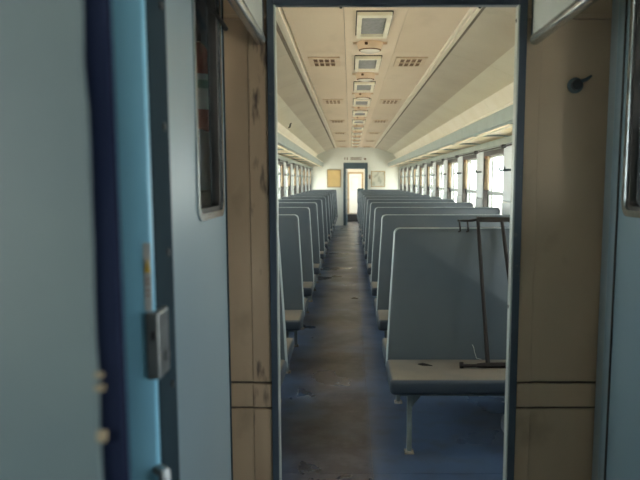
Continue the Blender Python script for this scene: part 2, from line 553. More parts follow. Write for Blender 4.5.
# ------------------------------------------------------------------ side walls and windows
ZW0, ZW1 = 0.92, 1.835
win_no = 0
for side, xw, sg in (('right', XR, 1), ('left', XL, -1)):
    def xr(d):
        return xw + sg * d

    def bx(mb, d0, d1, y0, y1, z0, z1, b=0.0):
        a, c_ = sorted((xr(d0), xr(d1)))
        return mb.box(a, c_, y0, y1, z0, z1, b)
    mb = MB()
    bx(mb, 0.01, 0.14, YN0, YF + 0.1, -0.1, ZW0 - 0.02)
    bx(mb, 0.01, 0.14, YN0, YF + 0.1, ZW1 + 0.02, 2.62)
    wall = struct(mb.build('wall_' + side, 'wallside'), 'grey-green %s side wall of the saloon below the windows' % side)
    for y in YP:
        a, b = max(y - PW, YN1), min(y + PW, YF)
        if b - a < 0.05:
            continue
        m2 = MB()
        bx(m2, 0.0, 0.14, a, b, 1.28, 1.885, 0.012)
        m2.build('window_pillar', 'pillar', wall)
        m2 = MB()
        bx(m2, -0.008, 0.14, a + 0.004, b - 0.004, 0.0, 1.275, 0.012)
        m2.build('pillar_foot', 'pillar', wall)
    m2 = MB()
    bx(m2, -0.02, 0.12, YN1, YF, 1.885, 1.955, 0.006)
    m2.build('wall_header', 'rackgreen', wall)
    m2 = MB()
    bx(m2, 0.142, 0.16, YN0 - 3.0, YF + 2.6, -0.9, ZW0 - 0.05)
    bx(m2, 0.142, 0.16, YN0 - 0.05, YF + 2.6, ZW1 + 0.05, 2.75)
    m2.build('outer_skin', 'shell', wall)
    for i in range(len(YP) - 1):
        a, b = YP[i] + PW, YP[i + 1] - PW
        a = max(a, YN1 + 0.06)
        b = min(b, YF - 0.06)
        win_no += 1
        w = struct(empty('window_%d' % win_no, (xr(0.07), (a + b) / 2, ZW0)), '%s saloon window counted from the doorway on the %s wall' % (ORD[i], side))
        off = (xr(0.07), (a + b) / 2, ZW0)
        fn = lambda p, q, d: (xr(d), p, q)
        o_ = [(min(max(p, a - 0.001), b + 0.001), q) for p, q in rrect(a - 0.005, b + 0.005, ZW0 - 0.02, ZW1 + 0.025, 0.002)]
        i_ = rrect(a + 0.040, b - 0.040, ZW0 + 0.03, ZW1 - 0.035, 0.07)
        MB().ring(o_, i_, 0.012, 0.125, fn).build('window_frame', 'rubber', w, off)
        o2 = rrect(a + 0.038, b - 0.038, ZW0 + 0.028, ZW1 - 0.033, 0.07)
        i2 = rrect(a + 0.062, b - 0.062, ZW0 + 0.055, ZW1 - 0.055, 0.06)
        MB().ring(o2, i2, 0.075, 0.105, fn).build('sash_frame', 'sash', w, off)
        mb = MB()
        bx(mb, 0.062, 0.112, a + 0.03, b - 0.03, 1.325, 1.372, 0.006)
        mb.build('meeting_rail', 'sash', w, off)
        for z0, z1 in ((ZW0 + 0.04, 1.326), (1.371, ZW1 - 0.035)):
            mb = MB()
            bx(mb, 0.088, 0.092, a + 0.045, b - 0.045, z0, z1)
            mb.build('pane', 'glass', w, off)
        # gathered curtain at the far side of the window
        cw = 0.16
        c0 = b - 0.035 - cw
        n = 26
        vs = []
        fs = []
        zz = [1.385, 1.5, 1.62, 1.74, 1.80]
        for z in zz:
            pinch = 1.0 - 0.22 * math.exp(-((z - 1.60) / 0.12) ** 2)
            for k in range(n + 1):
                t = k / n
                vs.append((xr(0.030 + 0.013 * math.sin(t * 7 * 2 * math.pi) * pinch), c0 + cw - cw * (1 - t) * pinch, z))
        for r in range(len(zz) - 1):
            for k in range(n):
                q = r * (n + 1) + k
                fs.append((q, q + 1, q + n + 2, q + n + 1))
        ct = empty('curtain', (xr(0.03), c0 + cw / 2, 1.385))
        cb = MB().add(vs, fs).build('curtain_cloth', 'curtain', ct, tuple(ct.location), smooth=True)
        sm = cb.modifiers.new('thickness', 'SOLIDIFY')
        sm.thickness = 0.003
        mb = MB()
        bx(mb, 0.012, 0.048, c0 + 0.02, c0 + cw, 1.770, 1.812, 0.008)
        mb.build('curtain_heading', 'curtaintop', ct, tuple(ct.location))
        tag(ct, 'tan gathered curtain at the %s window from the doorway on the %s' % (ORD[i], side), 'curtain', 'window curtains')
    # curtain rail under the rack
    cr = empty('curtain_rail', (xr(-0.02), YN1, 1.85))
    MB().tube([(xr(-0.03), YN1 + 0.05, 1.862), (xr(-0.03), YF - 0.05, 1.862)], 0.008, 8).build('rod', 'black', cr, tuple(cr.location), smooth=True)
    for y in YP[1:-1]:
        mb = MB()
        bx(mb, -0.045, 0.0, y + 0.10, y + 0.17, 1.848, 1.884, 0.006)
        mb.build('rod_bracket', 'black', cr, tuple(cr.location))
    tag(cr, 'thin black curtain rail above the %s windows' % side, 'curtain rail', 'curtain rails')
    # coat hooks
    for i, y in enumerate(YP[1:-1]):
        loc = (xr(0), y, 1.61)
        hk = empty('coat_hook', loc)
        mb = MB()
        bx(mb, -0.012, 0.0, y - 0.15, y + 0.15, 1.600, 1.624, 0.003)
        mb.build('hook_plate', 'hook', hk, loc)
        for dy in (-0.11, 0.11):
            MB().tube([(xr(-0.008), y + dy, 1.615), (xr(-0.05), y + dy, 1.606), (xr(-0.062), y + dy, 1.622), (xr(-0.06), y + dy, 1.642)], 0.009, 6).build('hook', 'hook', hk, loc, smooth=True)
        tag(hk, 'dark double coat hook on the %s window pillar from the doorway, %s wall' % (ORD[i], side), 'coat hook', 'coat hooks on the window pillars')
    # luggage rack
    lr = empty('luggage_rack', (xr(-0.2), (YN1 + YF) / 2, 1.96))
    off = tuple(lr.location)
    ys = [YN1 + 0.01] + [y for y in YP[1:-1]] + [YF - 0.02]
    for i in range(len(ys) - 1):
        ym = (ys[i] + ys[i + 1]) / 2
        for a, b in ((ys[i], ym), (ym, ys[i + 1])):
            # shallow upward-bowed board
            n = 6
            lp = [(xr(-0.365 + 0.385 * k / n), 1.965 + 0.012 * math.sin(math.pi * k / n)) for k in range(n + 1)]
            lp = lp + [(p, q + 0.012) for p, q in reversed(lp)]
            MB().prism(lp, a + 0.012, b - 0.012, lambda p, q, d: (p, d, q)).build('shelf_board', 'racktan', lr, off)
        for yb in (ys[i],):
            mb = MB()
            bx(mb, -0.365, 0.02, yb - 0.012, yb + 0.012, 1.958, 1.985)
            mb.build('shelf_rib', 'rackgreen', lr, off)
    mb = MB()
    lp = [(xr(-0.365), 1.960), (xr(-0.392), 1.975), (xr(-0.402), 2.085), (xr(-0.388), 2.092), (xr(-0.376), 1.99), (xr(-0.365), 1.985)]
    MB().prism(lp, YN1 + 0.01, YF - 0.02, lambda p, q, d: (p, d, q)).build('front_lip', 'rackgreen', lr, off)
    MB().tube([(xr(-0.396), YN1 + 0.01, 2.097), (xr(-0.396), YF - 0.02, 2.097)], 0.012, 8).build('lip_tube', 'ventwhite', lr, off, smooth=True)
    MB().tube([(xr(-0.345), YN1 + 0.01, 1.945), (xr(-0.345), YF - 0.02, 1.945)], 0.011, 8).build('lower_tube', 'ventwhite', lr, off, smooth=True)
    tag(lr, 'long grey-green luggage rack with tan boards over the %s windows' % side, 'luggage rack', 'luggage racks')

# ------------------------------------------------------------------ near end wall with its doorway
DX0, DX1, DZ = -0.250, 0.556, 2.071     # clear opening
FX0, FX1, FZ = -0.274, 0.583, 2.100     # outside of frame
mb = MB()
mb.box(XL - 0.1, FX0, YN0 + 0.012, YN1 - 0.012, 0, 2.62)
mb.box(FX1, XR + 0.1, YN0 + 0.012, YN1 - 0.012, 0, 2.62)
mb.box(FX0, FX1, YN0 + 0.012, YN1 - 0.012, FZ, 2.62)
wn = struct(mb.build('wall_near', 'gap'), 'stained beige end wall around the doorway')


def npanel(x0, x1, z0, z1, m, proud=0.0):
    MB().box(x0, x1, YN0 - proud, YN0 + 0.012, z0, z1, 0.0025).build('wall_panel', m, wn)


for x0, x1, worn in ((-0.445, -0.339, 0), (-0.339, FX0 - 0.001, 1), (FX1 + 0.001, 0.633, 1), (0.633, 0.895, 0)):
    pr = 0.004 if worn else 0.0
    m_ = 'beigeworn' if (worn and x0 < 0) else 'beige'
    npanel(x0, x1, 0.0, 0.701, m_, pr)
    npanel(x0, x1, 0.709, 0.792, m_, pr + 0.003)
    npanel(x0, x1, 0.800, 2.028, m_, pr)
    npanel(x0, x1, 2.044, 2.30, m_, pr)
    MB().box(x0, x1, YN0 - 0.010 - pr, YN0 + 0.01, 2.029, 2.043, 0.003).build('wall_moulding', 'beige', wn)
npanel(FX0, FX1, FZ + 0.002, 2.30, 'beige')
npanel(XL, -0.447, 0.0, 2.30, 'niche')
npanel(0.897, XR, 0.0, 2.30, 'niche')
for x0, x1 in ((XL, FX0), (FX1, XR)):
    MB().box(x0, x1, YN1 - 0.012, YN1, 0, 2.6).build('wall_panel', 'endwall', wn)
MB().box(FX0, FX1, YN1 - 0.012, YN1, FZ, 2.6).build('wall_panel', 'endwall', wn)
t1 = struct(empty('trim_1', (CX, YN0, 0)), 'slate-blue metal frame of the near doorway')
off = tuple(t1.location)
MB().box(FX0, DX0, YN0 - 0.014, YN0 + 0.020, 0, FZ, 0.003).build('jamb', 'frame', t1, off)
MB().box(DX1, FX1, YN0 - 0.014, YN0 + 0.020, 0, FZ, 0.003).build('jamb', 'frame', t1, off)
MB().box(DX0, DX1, YN0 - 0.014, YN0 + 0.020, DZ, FZ, 0.003).build('head', 'frame', t1, off)
# pale strips: light caught on the frame's inside edge, put into colour
MB().box(DX0 - 0.001, DX0 + 0.004, YN0 - 0.015, YN0 + 0.022, 0, DZ).build('lit_edge_strip', 'sash', t1, off)
MB().box(DX1 - 0.005, DX1 + 0.001, YN0 - 0.015, YN0 + 0.022, 0, DZ).build('lit_edge_strip', 'sash', t1, off)
for (x, z) in ((0.43, DZ), (-0.03, DZ)):
    MB().lathe([(0.006, -0.006), (0.004, -0.009), (0.001, -0.01)], 10, (x, YN0 + 0.012, z + 0.004)).build('screw_head', 'black', t1, off)
for z in (2.02, 1.06):
    MB().box(DX1 - 0.007, DX1, YN0 + 0.004, YN0 + 0.014, z, z + 0.012, 0.002).build('screw_head', 'black', t1, off)

# ------------------------------------------------------------------ far end wall with its doorway
fx0, fx1, fz = -0.22, 0.594, 2.096
ix0, ix1, iz = -0.134, 0.494, 1.89
mb = MB()
mb.box(XL - 0.1, fx0, YF, YF + 0.1, 0, 2.62)
mb.box(fx1, XR + 0.1, YF, YF + 0.1, 0, 2.62)
mb.box(fx0, fx1, YF, YF + 0.1, fz, 2.62)
wf = struct(mb.build('wall_far', 'endwall'), 'off-white end wall at the far end of the saloon')
t2 = struct(empty('trim_2', (CX, YF, 0)), 'dark slate-blue frame of the far doorway')
off = tuple(t2.location)
MB().box(fx0, ix0, YF - 0.02, YF + 0.11, 0, fz, 0.006).build('jamb', 'bluefar', t2, off)
MB().box(ix1, fx1, YF - 0.02, YF + 0.11, 0, fz, 0.006).build('jamb', 'bluefar', t2, off)
MB().box(ix0, ix1, YF - 0.02, YF + 0.11, iz, fz, 0.006).build('head', 'bluefar', t2, off)
d2 = struct(empty('door_2', (ix0, YF + 0.3, 0)), 'pale far door leaf folded back inside the far doorway')
off = tuple(d2.location)
MB().box(ix0 + 0.005, ix0 + 0.045, YF + 0.12, YF + 0.72, 0.01, iz - 0.01, 0.004).build('door_panel', 'doorpale', d2, off)
MB().tube([(ix0 + 0.045, YF + 0.16, 0.86), (ix0 + 0.10, YF + 0.16, 0.86), (ix0 + 0.10, YF + 0.27, 0.86)], 0.012, 8).build('door_handle', 'black', d2, off, smooth=True)
# notices on the far wall
pf = empty('notice_board', (-0.535, YF, 1.27))
off = tuple(pf.location)
MB().ring(rrect(-0.768, -0.301, 1.274, 1.871, 0.002), rrect(-0.735, -0.334, 1.307, 1.838, 0.002), YF - 0.03, YF, lambda p, q, d: (p, d, q)).build('notice_frame', 'woodframe', pf, off)
MB().box(-0.736, -0.333, YF - 0.014, YF - 0.002, 1.306, 1.839).build('notice_sheet', 'poster', pf, off)
tag(pf, 'ochre notice board left of the far doorway', 'notice board', 'framed notices on the far wall')
pf = empty('framed_notice', (0.935, YF, 1.29))
off = tuple(pf.location)
MB().ring(rrect(0.701, 1.172, 1.29, 1.822, 0.002), rrect(0.728, 1.145, 1.317, 1.795, 0.002), YF - 0.03, YF, lambda p, q, d: (p, d, q)).build('notice_frame', 'woodframe', pf, off)
MB().box(0.727, 1.146, YF - 0.014, YF - 0.002, 1.316, 1.796).build('notice_sheet', 'posterpale', pf, off)
tag(pf, 'pale grey framed notice right of the far doorway', 'notice', 'framed notices on the far wall')
pq = tag(MB().box(0.635, 0.690, YF - 0.012, YF, 1.55, 1.70, 0.003).build('small_plaque', 'signbrown', None, (0.662, YF, 1.55)), 'small brown plaque between far doorway and pale notice', 'plaque')
sg_ = empty('carriage_sign', (0.18, YF, 2.15))
off = tuple(sg_.location)
for x0, x1, z0, z1 in ((-0.185, -0.155, 2.19, 2.27), (-0.105, -0.075, 2.19, 2.27)):
    MB().box(x0, x1, YF - 0.008, YF, z0, z1).build('sign_stroke', 'signbrown', sg_, off)
for k in range(6):
    x = 0.02 + k * 0.062
    MB().ring(rrect(x, x + 0.05, 2.185, 2.275, 0.002, 1), rrect(x + 0.014, x + 0.036, 2.205, 2.255, 0.002, 1), YF - 0.008, YF, lambda p, q, d: (p, d, q)).build('sign_stroke', 'signbrown', sg_, off)
MB().box(0.47, 0.535, YF - 0.008, YF, 2.19, 2.25).build('sign_stroke', 'signbrown', sg_, off)
tag(sg_, 'row of small brown sign characters above the far doorway', 'sign')

# far vestibule beyond the doorway
mb = MB()
mb.box(XL - 0.1, ix0 - 0.35, YF + 0.1, YF + 0.16, 0, 2.62)
fv = MB().box(XL - 0.1, XR + 0.1, YF + 2.5, YF + 2.6, 0, 2.62)
wfv = struct(fv.build('wall_far_vestibule', 'cove'), 'cream wall of the vestibule beyond the far doorway')
d3 = struct(empty('door_3', (0.2, YF + 2.5, 0)), 'cream gangway door with a pale window beyond the far doorway')
off = tuple(d3.location)
YV = YF + 2.5
MB().ring(rrect(-0.10, 0.50, 0.28, 1.82, 0.002), rrect(-0.03, 0.43, 0.30, 1.75, 0.002), YV - 0.04, YV - 0.001, lambda p, q, d: (p, d, q)).build('door_frame', 'woodframe', d3, off)
MB().box(-0.031, 0.431, YV - 0.025, YV - 0.002, 0.295, 1.755).build('door_panel', 'uwall', d3, off)
MB().ring(rrect(0.06, 0.34, 1.15, 1.65, 0.03), rrect(0.075, 0.325, 1.165, 1.635, 0.025), YV - 0.032, YV - 0.024, lambda p, q, d: (p, d, q)).build('window_rim', 'sash', d3, off)
st = tag(MB().box(-0.25, 0.62, YV - 0.24, YV - 0.045, 0.0, 0.26, 0.02).build('gangway_step', 'scrap', None, (0.19, YV - 0.14, 0)), 'black gangway step on the floor beyond the far doorway', 'step')

# ------------------------------------------------------------------ ceiling fittings
def make_vent():
    r = empty('ceiling_vent')
    w, l = 0.115, 0.36
    fn = lambda p, q, d: (p, q, d)
    MB().ring(rrect(-w, w, -l, l, 0.012), rrect(-w + 0.032, w - 0.032, -l + 0.075, l - 0.055, 0.012), -0.030, 0.0, fn).build('vent_frame', 'ventwhite', r)
    MB().ring(rrect(-w - 0.008, w + 0.008, -l - 0.008, l + 0.008, 0.014), rrect(-w + 0.002, w - 0.002, -l + 0.002, l - 0.002, 0.012), -0.008, 0.0, fn).build('dark_gasket', 'gap', r)  # thin dark rim around the vent frame
    # slightly bowed mesh
    n = 8
    vs = []
    fs = []
    for j in range(n + 1):
        for i in range(n + 1):
            u, v = i / n * 2 - 1, j / n * 2 - 1
            vs.append((u * (w - 0.030), -0.0 + 0.01 + v * (l - 0.064), -0.008 - 0.014 * (1 - u * u) * (1 - v * v)))
    for j in range(n):
        for i in range(n):
            q = j * (n + 1) + i
            fs.append((q, q + 1, q + n + 2, q + n + 1))
    MB().add(vs, fs).build('vent_mesh', 'ventgrey', r, smooth=True)
    return r


def make_lamp():
    r = empty('ceiling_lamp')
    MB().lathe([(0.10, 0.0), (0.105, -0.012), (0.098, -0.045), (0.088, -0.06)], 28).build('lamp_housing', 'peach', r, smooth=True)
    MB().lathe([(0.090, -0.052), (0.089, -0.063), (0.087, -0.064)], 28).build('lamp_ring', 'grillehole', r, smooth=True)
    MB().lathe([(0.080, -0.060), (0.076, -0.071), (0.05, -0.078), (0.01, -0.080)], 28).build('lamp_lens', 'lens', r, smooth=True)
    MB().box(-0.045, -0.020, -0.108, -0.09, -0.035, -0.015, 0.003).build('lamp_switch', 'grillehole', r)
    MB().box(-0.135, -0.09, -0.02, 0.02, -0.016, 0.0, 0.003).build('mounting_lug', 'peach', r)
    MB().box(0.09, 0.135, -0.02, 0.02, -0.016, 0.0, 0.003).build('mounting_lug', 'peach', r)
    return r


vent = make_vent()
lamp = make_lamp()
for i in range(12):
    v = vent if i == 0 else copy_tree(vent)
    v.location = (0.163, 4.90 + P * i, ZC - 0.002)
    tag(v, 'ivory ceiling vent with grey mesh, %s from the doorway' % ORD[i], 'vent', 'ceiling vents along the centre line')
    q = lamp if i == 0 else copy_tree(lamp)
    q.location = (0.160, 5.56 + P * i, ZC - 0.002)
    tag(q, 'small round peach ceiling lamp, %s from the doorway' % ORD[i], 'lamp', 'round ceiling lamps along the centre line')


def make_grille():
    r = empty('air_diffuser')
    MB().box(-0.143, 0.143, -0.225, 0.225, -0.012, 0.0, 0.004).build('diffuser_plate', 'grilleplate', r)
    for i in range(4):
        for j in range(2):
            x = -0.078 + i * 0.052
            y = -0.10 + j * 0.20
            MB().ring(rrect(x - 0.022, x + 0.022, y - 0.088, y + 0.088, 0.004, 1), rrect(x - 0.018, x + 0.018, y - 0.082, y + 0.082, 0.004, 1), -0.017, -0.010, lambda p, q, d: (p, q, d)).build('slot_rim', 'grilleplate', r)
            MB().box(x - 0.0185, x + 0.0185, y - 0.083, y + 0.083, -0.0135, -0.010).build('slot', 'grillehole', r)
    return r


gr = make_grille()
first = True
for i in range(6):
    for x, sd in ((-0.236, 'left'), (0.556, 'right')):
        g = gr if first else copy_tree(gr)
        first = False
        g.location = (x, 6.42 + 2 * P * i, ZC)
        tag(g, 'peach air diffuser with brown slots, %s one %s of the vents' % (ORD[i], sd), 'air diffuser', 'slotted air diffusers in the ceiling')

# ------------------------------------------------------------------ benches
def make_bench(sg, width, name='train_bench'):
    """origin at aisle edge, bench centre, floor; sg=+1 extends towards +x"""
    r = empty(name)
    ft = lambda z: 0.062 - 0.036 * (z - 0.36) / 0.86

    def outline(inset=0.0):
        # (u along the bench, z)
        R = 0.036
        a0, a1 = 0.003, 0.046
        pts = [(a0 + inset, 0.365)]
        top = 1.222 - inset
        pts.append((a0 + (a1 - a0) * 0.5 + inset, 0.80))
        for k in range(7):
            t = math.radians(180 - 15 * k)
            pts.append((a1 + R + inset + R * math.cos(t), top - R + R * math.sin(t)))
        for k in range(7):
            t = math.radians(90 - 15 * k)
            pts.append((width - 0.02 - R - inset + R * math.cos(t), top - R + R * math.sin(t)))
        pts.append((width - 0.012 - inset, 0.365))
        return pts
    ol = outline(0.005)
    n = len(ol)
    vs = [(sg * u, -ft(z), z) for u, z in ol] + [(sg * u, ft(z), z) for u, z in ol]
    # padded faces: outline plus a slightly raised inner field
    inn = outline(0.026)
    vs += [(sg * u, -ft(z) - 0.010, z) for u, z in inn] + [(sg * u, ft(z) + 0.010, z) for u, z in inn]
    fs = []
    for i in range(n):
        j = (i + 1) % n
        fs += [(i, j, n + j, n + i), (i, j, 2 * n + j, 2 * n + i), (n + i, n + j, 3 * n + j, 3 * n + i)]
    fs += [tuple(range(2 * n, 3 * n)), tuple(reversed(range(3 * n, 4 * n)))]
    bk = MB().add(vs, fs).build('backrest', 'vinyl', r, smooth=True)
    pp = [(sg * u, 0, z) for u, z in outline(0.006)]
    # flat band-like piping: elongated in y
    mbp = MB()
    loop = outline(0.0)
    lin = outline(0.008)
    k = len(loop)
    vs = []
    for (u, z), (u2, z2) in zip(loop, lin):
        t = ft(z) * 0.80
        vs += [(sg * u, -t * 0.9, z), (sg * u, t * 0.9, z), (sg * u2, t * 1.28, z2), (sg * u2, -t * 1.28, z2)]
    fs = []
    for i in range(k - 1):
        for q in range(4):
            q2 = (q + 1) % 4
            fs.append((i * 4 + q, i * 4 + q2, (i + 1) * 4 + q2, (i + 1) * 4 + q))
    fs += [(3, 2, 1, 0), tuple((k - 1) * 4 + q for q in range(4))]
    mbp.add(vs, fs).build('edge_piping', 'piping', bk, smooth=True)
    for s in (-1, 1):
        y0, y1 = sorted((s * 0.060, s * 0.505))
        x0, x1 = sorted((0.0, sg * width))
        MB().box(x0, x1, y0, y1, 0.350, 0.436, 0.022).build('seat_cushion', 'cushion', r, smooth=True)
        xa, xb = sorted((sg * 0.05, sg * (width - 0.02)))
        y2, y3 = sorted((s * 0.10, s * 0.46))
        MB().box(xa, xb, y2, y3, 0.335, 0.360).build('seat_frame', 'legmetal', r)
        yl = s * 0.425
        xl = sg * 0.112
        lg = MB().box(xl - 0.014, xl + 0.014, yl - 0.014, yl + 0.014, 0.010, 0.336, 0.004).build('leg', 'legmetal', r)
        MB().box(xl - 0.026, xl + 0.026, yl - 0.030, yl + 0.030, 0.0, 0.012, 0.003).build('foot_plate', 'footmetal', lg)
        mbb = MB()
        for bxx in (-0.017, 0.017):
            mbb.tube([(xl + bxx, yl - 0.022, 0.010), (xl + bxx, yl - 0.022, 0.024)], 0.007, 6)
        mbb.build('foot_bolts', 'footmetal', lg)
        MB().prism([(0.014, 0.336), (0.070, 0.336), (0.014, 0.265)], yl - 0.005, yl + 0.005, lambda p, q, d: (xl + sg * p, d, q)).build('gusset', 'legmetal', r)
    xa, xb = sorted((sg * (width - 0.04), sg * width))
    MB().box(xa, xb, -0.30, 0.30, 0.255, 0.336, 0.006).build('wall_bracket', 'legmetal', r)
    return r


bR = make_bench(1, 1.61 - 0.216)
bL = make_bench(-1, 1.23 - 0.38)
for i in range(NB):
    b = bR if i == 0 else copy_tree(bR)
    b.location = (0.216, Y1 + P * i, 0)
    tag(b, ('grey-blue back-to-back bench right of the aisle, %s row from the doorway' % ORD[i]) if i else 'nearest wide grey-blue bench right of the aisle, rusty frame leaning on it', 'bench', 'benches right of the aisle')
    b = bL if i == 0 else copy_tree(bL)
    b.location = (-0.38, Y1 + P * i, 0)
    tag(b, 'narrower grey-blue back-to-back bench left of the aisle, %s row from the doorway' % ORD[i], 'bench', 'benches left of the aisle')


def half_bench(x0, x1, yb, s, label):
    r = empty('wall_bench', ((x0 + x1) / 2, yb, 0))
    off = tuple(r.location)
    y0, y1 = sorted((yb + s * 0.07, yb + s * 0.51))
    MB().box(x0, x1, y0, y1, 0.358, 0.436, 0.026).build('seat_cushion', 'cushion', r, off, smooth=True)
    y0, y1 = sorted((yb + s * 0.002, yb + s * 0.07))
    bk = MB().box(x0 + 0.04, x1 - 0.02, y0, y1, 0.40, 1.222, 0.026).build('backrest', 'vinyl', r, off, smooth=True)
    y0, y1 = sorted((yb + s * 0.10, yb + s * 0.46))
    MB().box(x0 + 0.05, x1 - 0.02, y0, y1, 0.335, 0.360).build('seat_frame', 'legmetal', r, off)
    yl = yb + s * 0.43
    for xl in (x0 + 0.11, x1 - 0.11):
        lg = MB().box(xl - 0.014, xl + 0.014, yl - 0.014, yl + 0.014, 0.010, 0.336, 0.004).build('leg', 'legmetal', r, off)
        MB().box(xl - 0.026, xl + 0.026, yl - 0.030, yl + 0.030, 0.0, 0.012, 0.003).build('foot_plate', 'footmetal', lg, off)
    tag(r, label, 'bench')
    return r


half_bench(0.690, 1.61, YN1 + 0.135, 1, 'end-wall bench half hidden behind the right jamb of the near doorway')

# dark cloth over the last right bench, aisle end
yl = Y1 + P * 11
mb = MB()
mb.box(0.245, 0.43, yl - 0.060, yl + 0.060, 1.215, 1.262, 0.012)
mb.box(0.228, 0.247, yl - 0.070, yl + 0.070, 0.80, 1.235, 0.006)
mb.box(0.25, 0.425, yl - 0.064, yl - 0.046, 1.10, 1.235, 0.006)
tag(mb.build('draped_cloth', 'clothdark', None, (0.30, yl, 1.2), smooth=True), 'dark teal cloth over the aisle end of the farthest right bench', 'cloth')

# ------------------------------------------------------------------ rusty frame leaning on the first bench
rf = empty('rusty_frame', (0.79, 3.74, 0.436))
off = tuple(rf.location)
zt = 1.262
yt = 3.965
MB().box(0.745, 1.06, yt - 0.014, yt + 0.018, zt - 0.003, zt + 0.026, 0.003).build('top_bar', 'rust', rf, off)
MB().tube([(0.760, yt, zt + 0.012), (0.70, yt, zt + 0.004), (0.632, yt, zt + 0.006)], [0.009, 0.007, 0.006], 8).build('top_hook_bar', 'rust', rf, off, smooth=True)
for x in (0.643, 0.690):
    MB().tube([(x, yt, zt + 0.005), (x + 0.004, yt - 0.006, zt - 0.03), (x + 0.006, yt - 0.008, zt - 0.056), (x - 0.006, yt - 0.008, zt - 0.060)], 0.0055, 6).build('hook', 'rust', rf, off, smooth=True)
MB().tube([(0.752, yt - 0.004, zt + 0.005), (0.757, 3.931, 1.15), (0.7745, 3.828, 0.75), (0.787, 3.755, 0.468)], [0.010, 0.011, 0.011, 0.013], 8).build('upright', 'rust', rf, off, smooth=True)
MB().tube([(0.893, yt - 0.004, zt + 0.005), (0.9045, 3.931, 1.15), (0.943, 3.828, 0.75), (0.968, 3.755, 0.468)], [0.010, 0.011, 0.011, 0.013], 8).build('upright', 'rust', rf, off, smooth=True)
MB().tube([(0.725, 3.75, 0.453), (0.76, 3.75, 0.454), (0.93, 3.75, 0.455), (1.02, 3.75, 0.454)], [0.012, 0.016, 0.016, 0.014], 8).build('foot_bar', 'rust', rf, off, smooth=True)
MB().tube([(0.640, 3.75, 0.452), (0.73, 3.75, 0.453)], 0.009, 8).build('foot_pin', 'rust', rf, off, smooth=True)
MB().tube([(0.626, 3.75, 0.4545), (0.646, 3.75, 0.4545)], 0.019, 8).build('foot_nut', 'rust', rf, off, smooth=True)
tag(rf, 'rusty iron frame with two rods leaning on the nearest right bench', 'metal frame')
sc_ = MB()
sc_.tube([(0.395, 3.82, 0.441), (0.42, 3.805, 0.445), (0.45, 3.80, 0.442), (0.475, 3.785, 0.441)], [0.003, 0.009, 0.006, 0.002], 6)
sc_.tube([(0.405, 3.80, 0.441), (0.43, 3.815, 0.443)], [0.002, 0.006], 6)
tag(sc_.build('black_scrap', 'scrap', None, (0.435, 3.80, 0.436), smooth=True), 'small black scrap lying on the nearest right bench seat', 'scrap')
wr = MB().tube([(0.785, 3.93, 0.440), (0.755, 3.925, 0.448), (0.742, 3.925, 0.485), (0.737, 3.928, 0.515), (0.728, 3.93, 0.53)], 0.0016, 5)
tag(wr.build('loose_thread', 'wire', None, (0.755, 3.925, 0.44)), 'pale loose thread beside the rusty rod on the bench', 'thread')

# ------------------------------------------------------------------ vestibule in front of the doorway
YB = -1.25
mb = MB()
mb.box(XL - 0.14, -0.60, 0.72, 0.78, 0, 2.32)          # partition to the compartment on the left
wl = struct(mb.build('wall_left_vestibule', 'niche'), 'dark left partition of the vestibule')
mb = MB()
mb.box(XL - 0.14, XR + 0.14, YB - 0.08, YB, 0, 2.32)
struct(mb.build('wall_back_vestibule', 'vestwall'), 'back wall of the vestibule')
struct(MB().box(XL - 0.14, XR + 0.14, YB - 0.1, YN0 + 0.012, 2.30, 2.36).build('ceiling_vestibule', 'vestceil'), 'vestibule ceiling')
mb = MB()      # right outer wall: entrance door window, then the wash-place window
mb.box(XR, XR + 0.14, YB, -0.72, 0, 2.32)
mb.box(XR, XR + 0.14, -0.08, 0.40, 0, 2.32)
mb.box(XR, XR + 0.14, 1.00, YN0 + 0.05, 0, 2.32)
mb.box(XR, XR + 0.14, -0.72, -0.08, 0, 1.10)
mb.box(XR, XR + 0.14, -0.72, -0.08, 2.0, 2.32)
mb.box(XR, XR + 0.14, 0.40, 1.00, 0, 0.95)
mb.box(XR, XR + 0.14, 0.40, 1.00, 1.95, 2.32)
struct(mb.build('wall_right_entrance', 'vestwall'), 'outer wall of the vestibule with its windows')
mb = MB()      # left outer wall: door with a window, plus an opening added to light the compartment
mb.box(XL - 0.14, XL, YB, -0.72, 0, 2.32)
mb.box(XL - 0.14, XL, -0.08, 1.60, 0, 2.32)
mb.box(XL - 0.14, XL, 1.88, YN0 + 0.05, 0, 2.32)
mb.box(XL - 0.14, XL, 1.60, 1.88, 0, 1.45)
mb.box(XL - 0.14, XL, 1.60, 1.88, 1.90, 2.32)
mb.box(XL - 0.14, XL, -0.72, -0.08, 0, 1.10)
mb.box(XL - 0.14, XL, -0.72, -0.08, 2.0, 2.32)
struct(mb.build('wall_left_entrance', 'vestwall'), 'outer wall with the closed entrance door window')

# sliding leaf close to the camera, on the left
ld = struct(empty('door_1', (-0.5, 0.60, 0)), 'grey-blue sliding door leaf at the far left, close to the camera')
off = tuple(ld.location)
lp = [(-0.80, 0), (-0.80, 2.2)]
edge = []
random.seed(11)
for k in range(56):
    z = 2.2 - 2.2 * k / 55
    edge.append((-0.226 + random.uniform(-0.0014, 0.0010), z))
MB().prism([(-0.80, 0.0), (-0.80, 2.2)] + edge, 0.585, 0.62, lambda p, q, d: (p, d, q)).build('door_panel', 'leafgrey', ld, off)
MB().box(-0.232, -0.2055, 0.592, 0.606, 0.0, 2.2, 0.004).build('rubber_seal', 'seal', ld, off)
for z, w in ((1.328, 0.0022), (1.316, 0.0028), (1.273, 0.0035), (1.2685, 0.0025)):
    MB().box(-0.228, -0.2205 + w * 0.4, 0.582, 0.588, z - w, z + w, 0.0015).build('paint_chip', 'cream', ld, off)

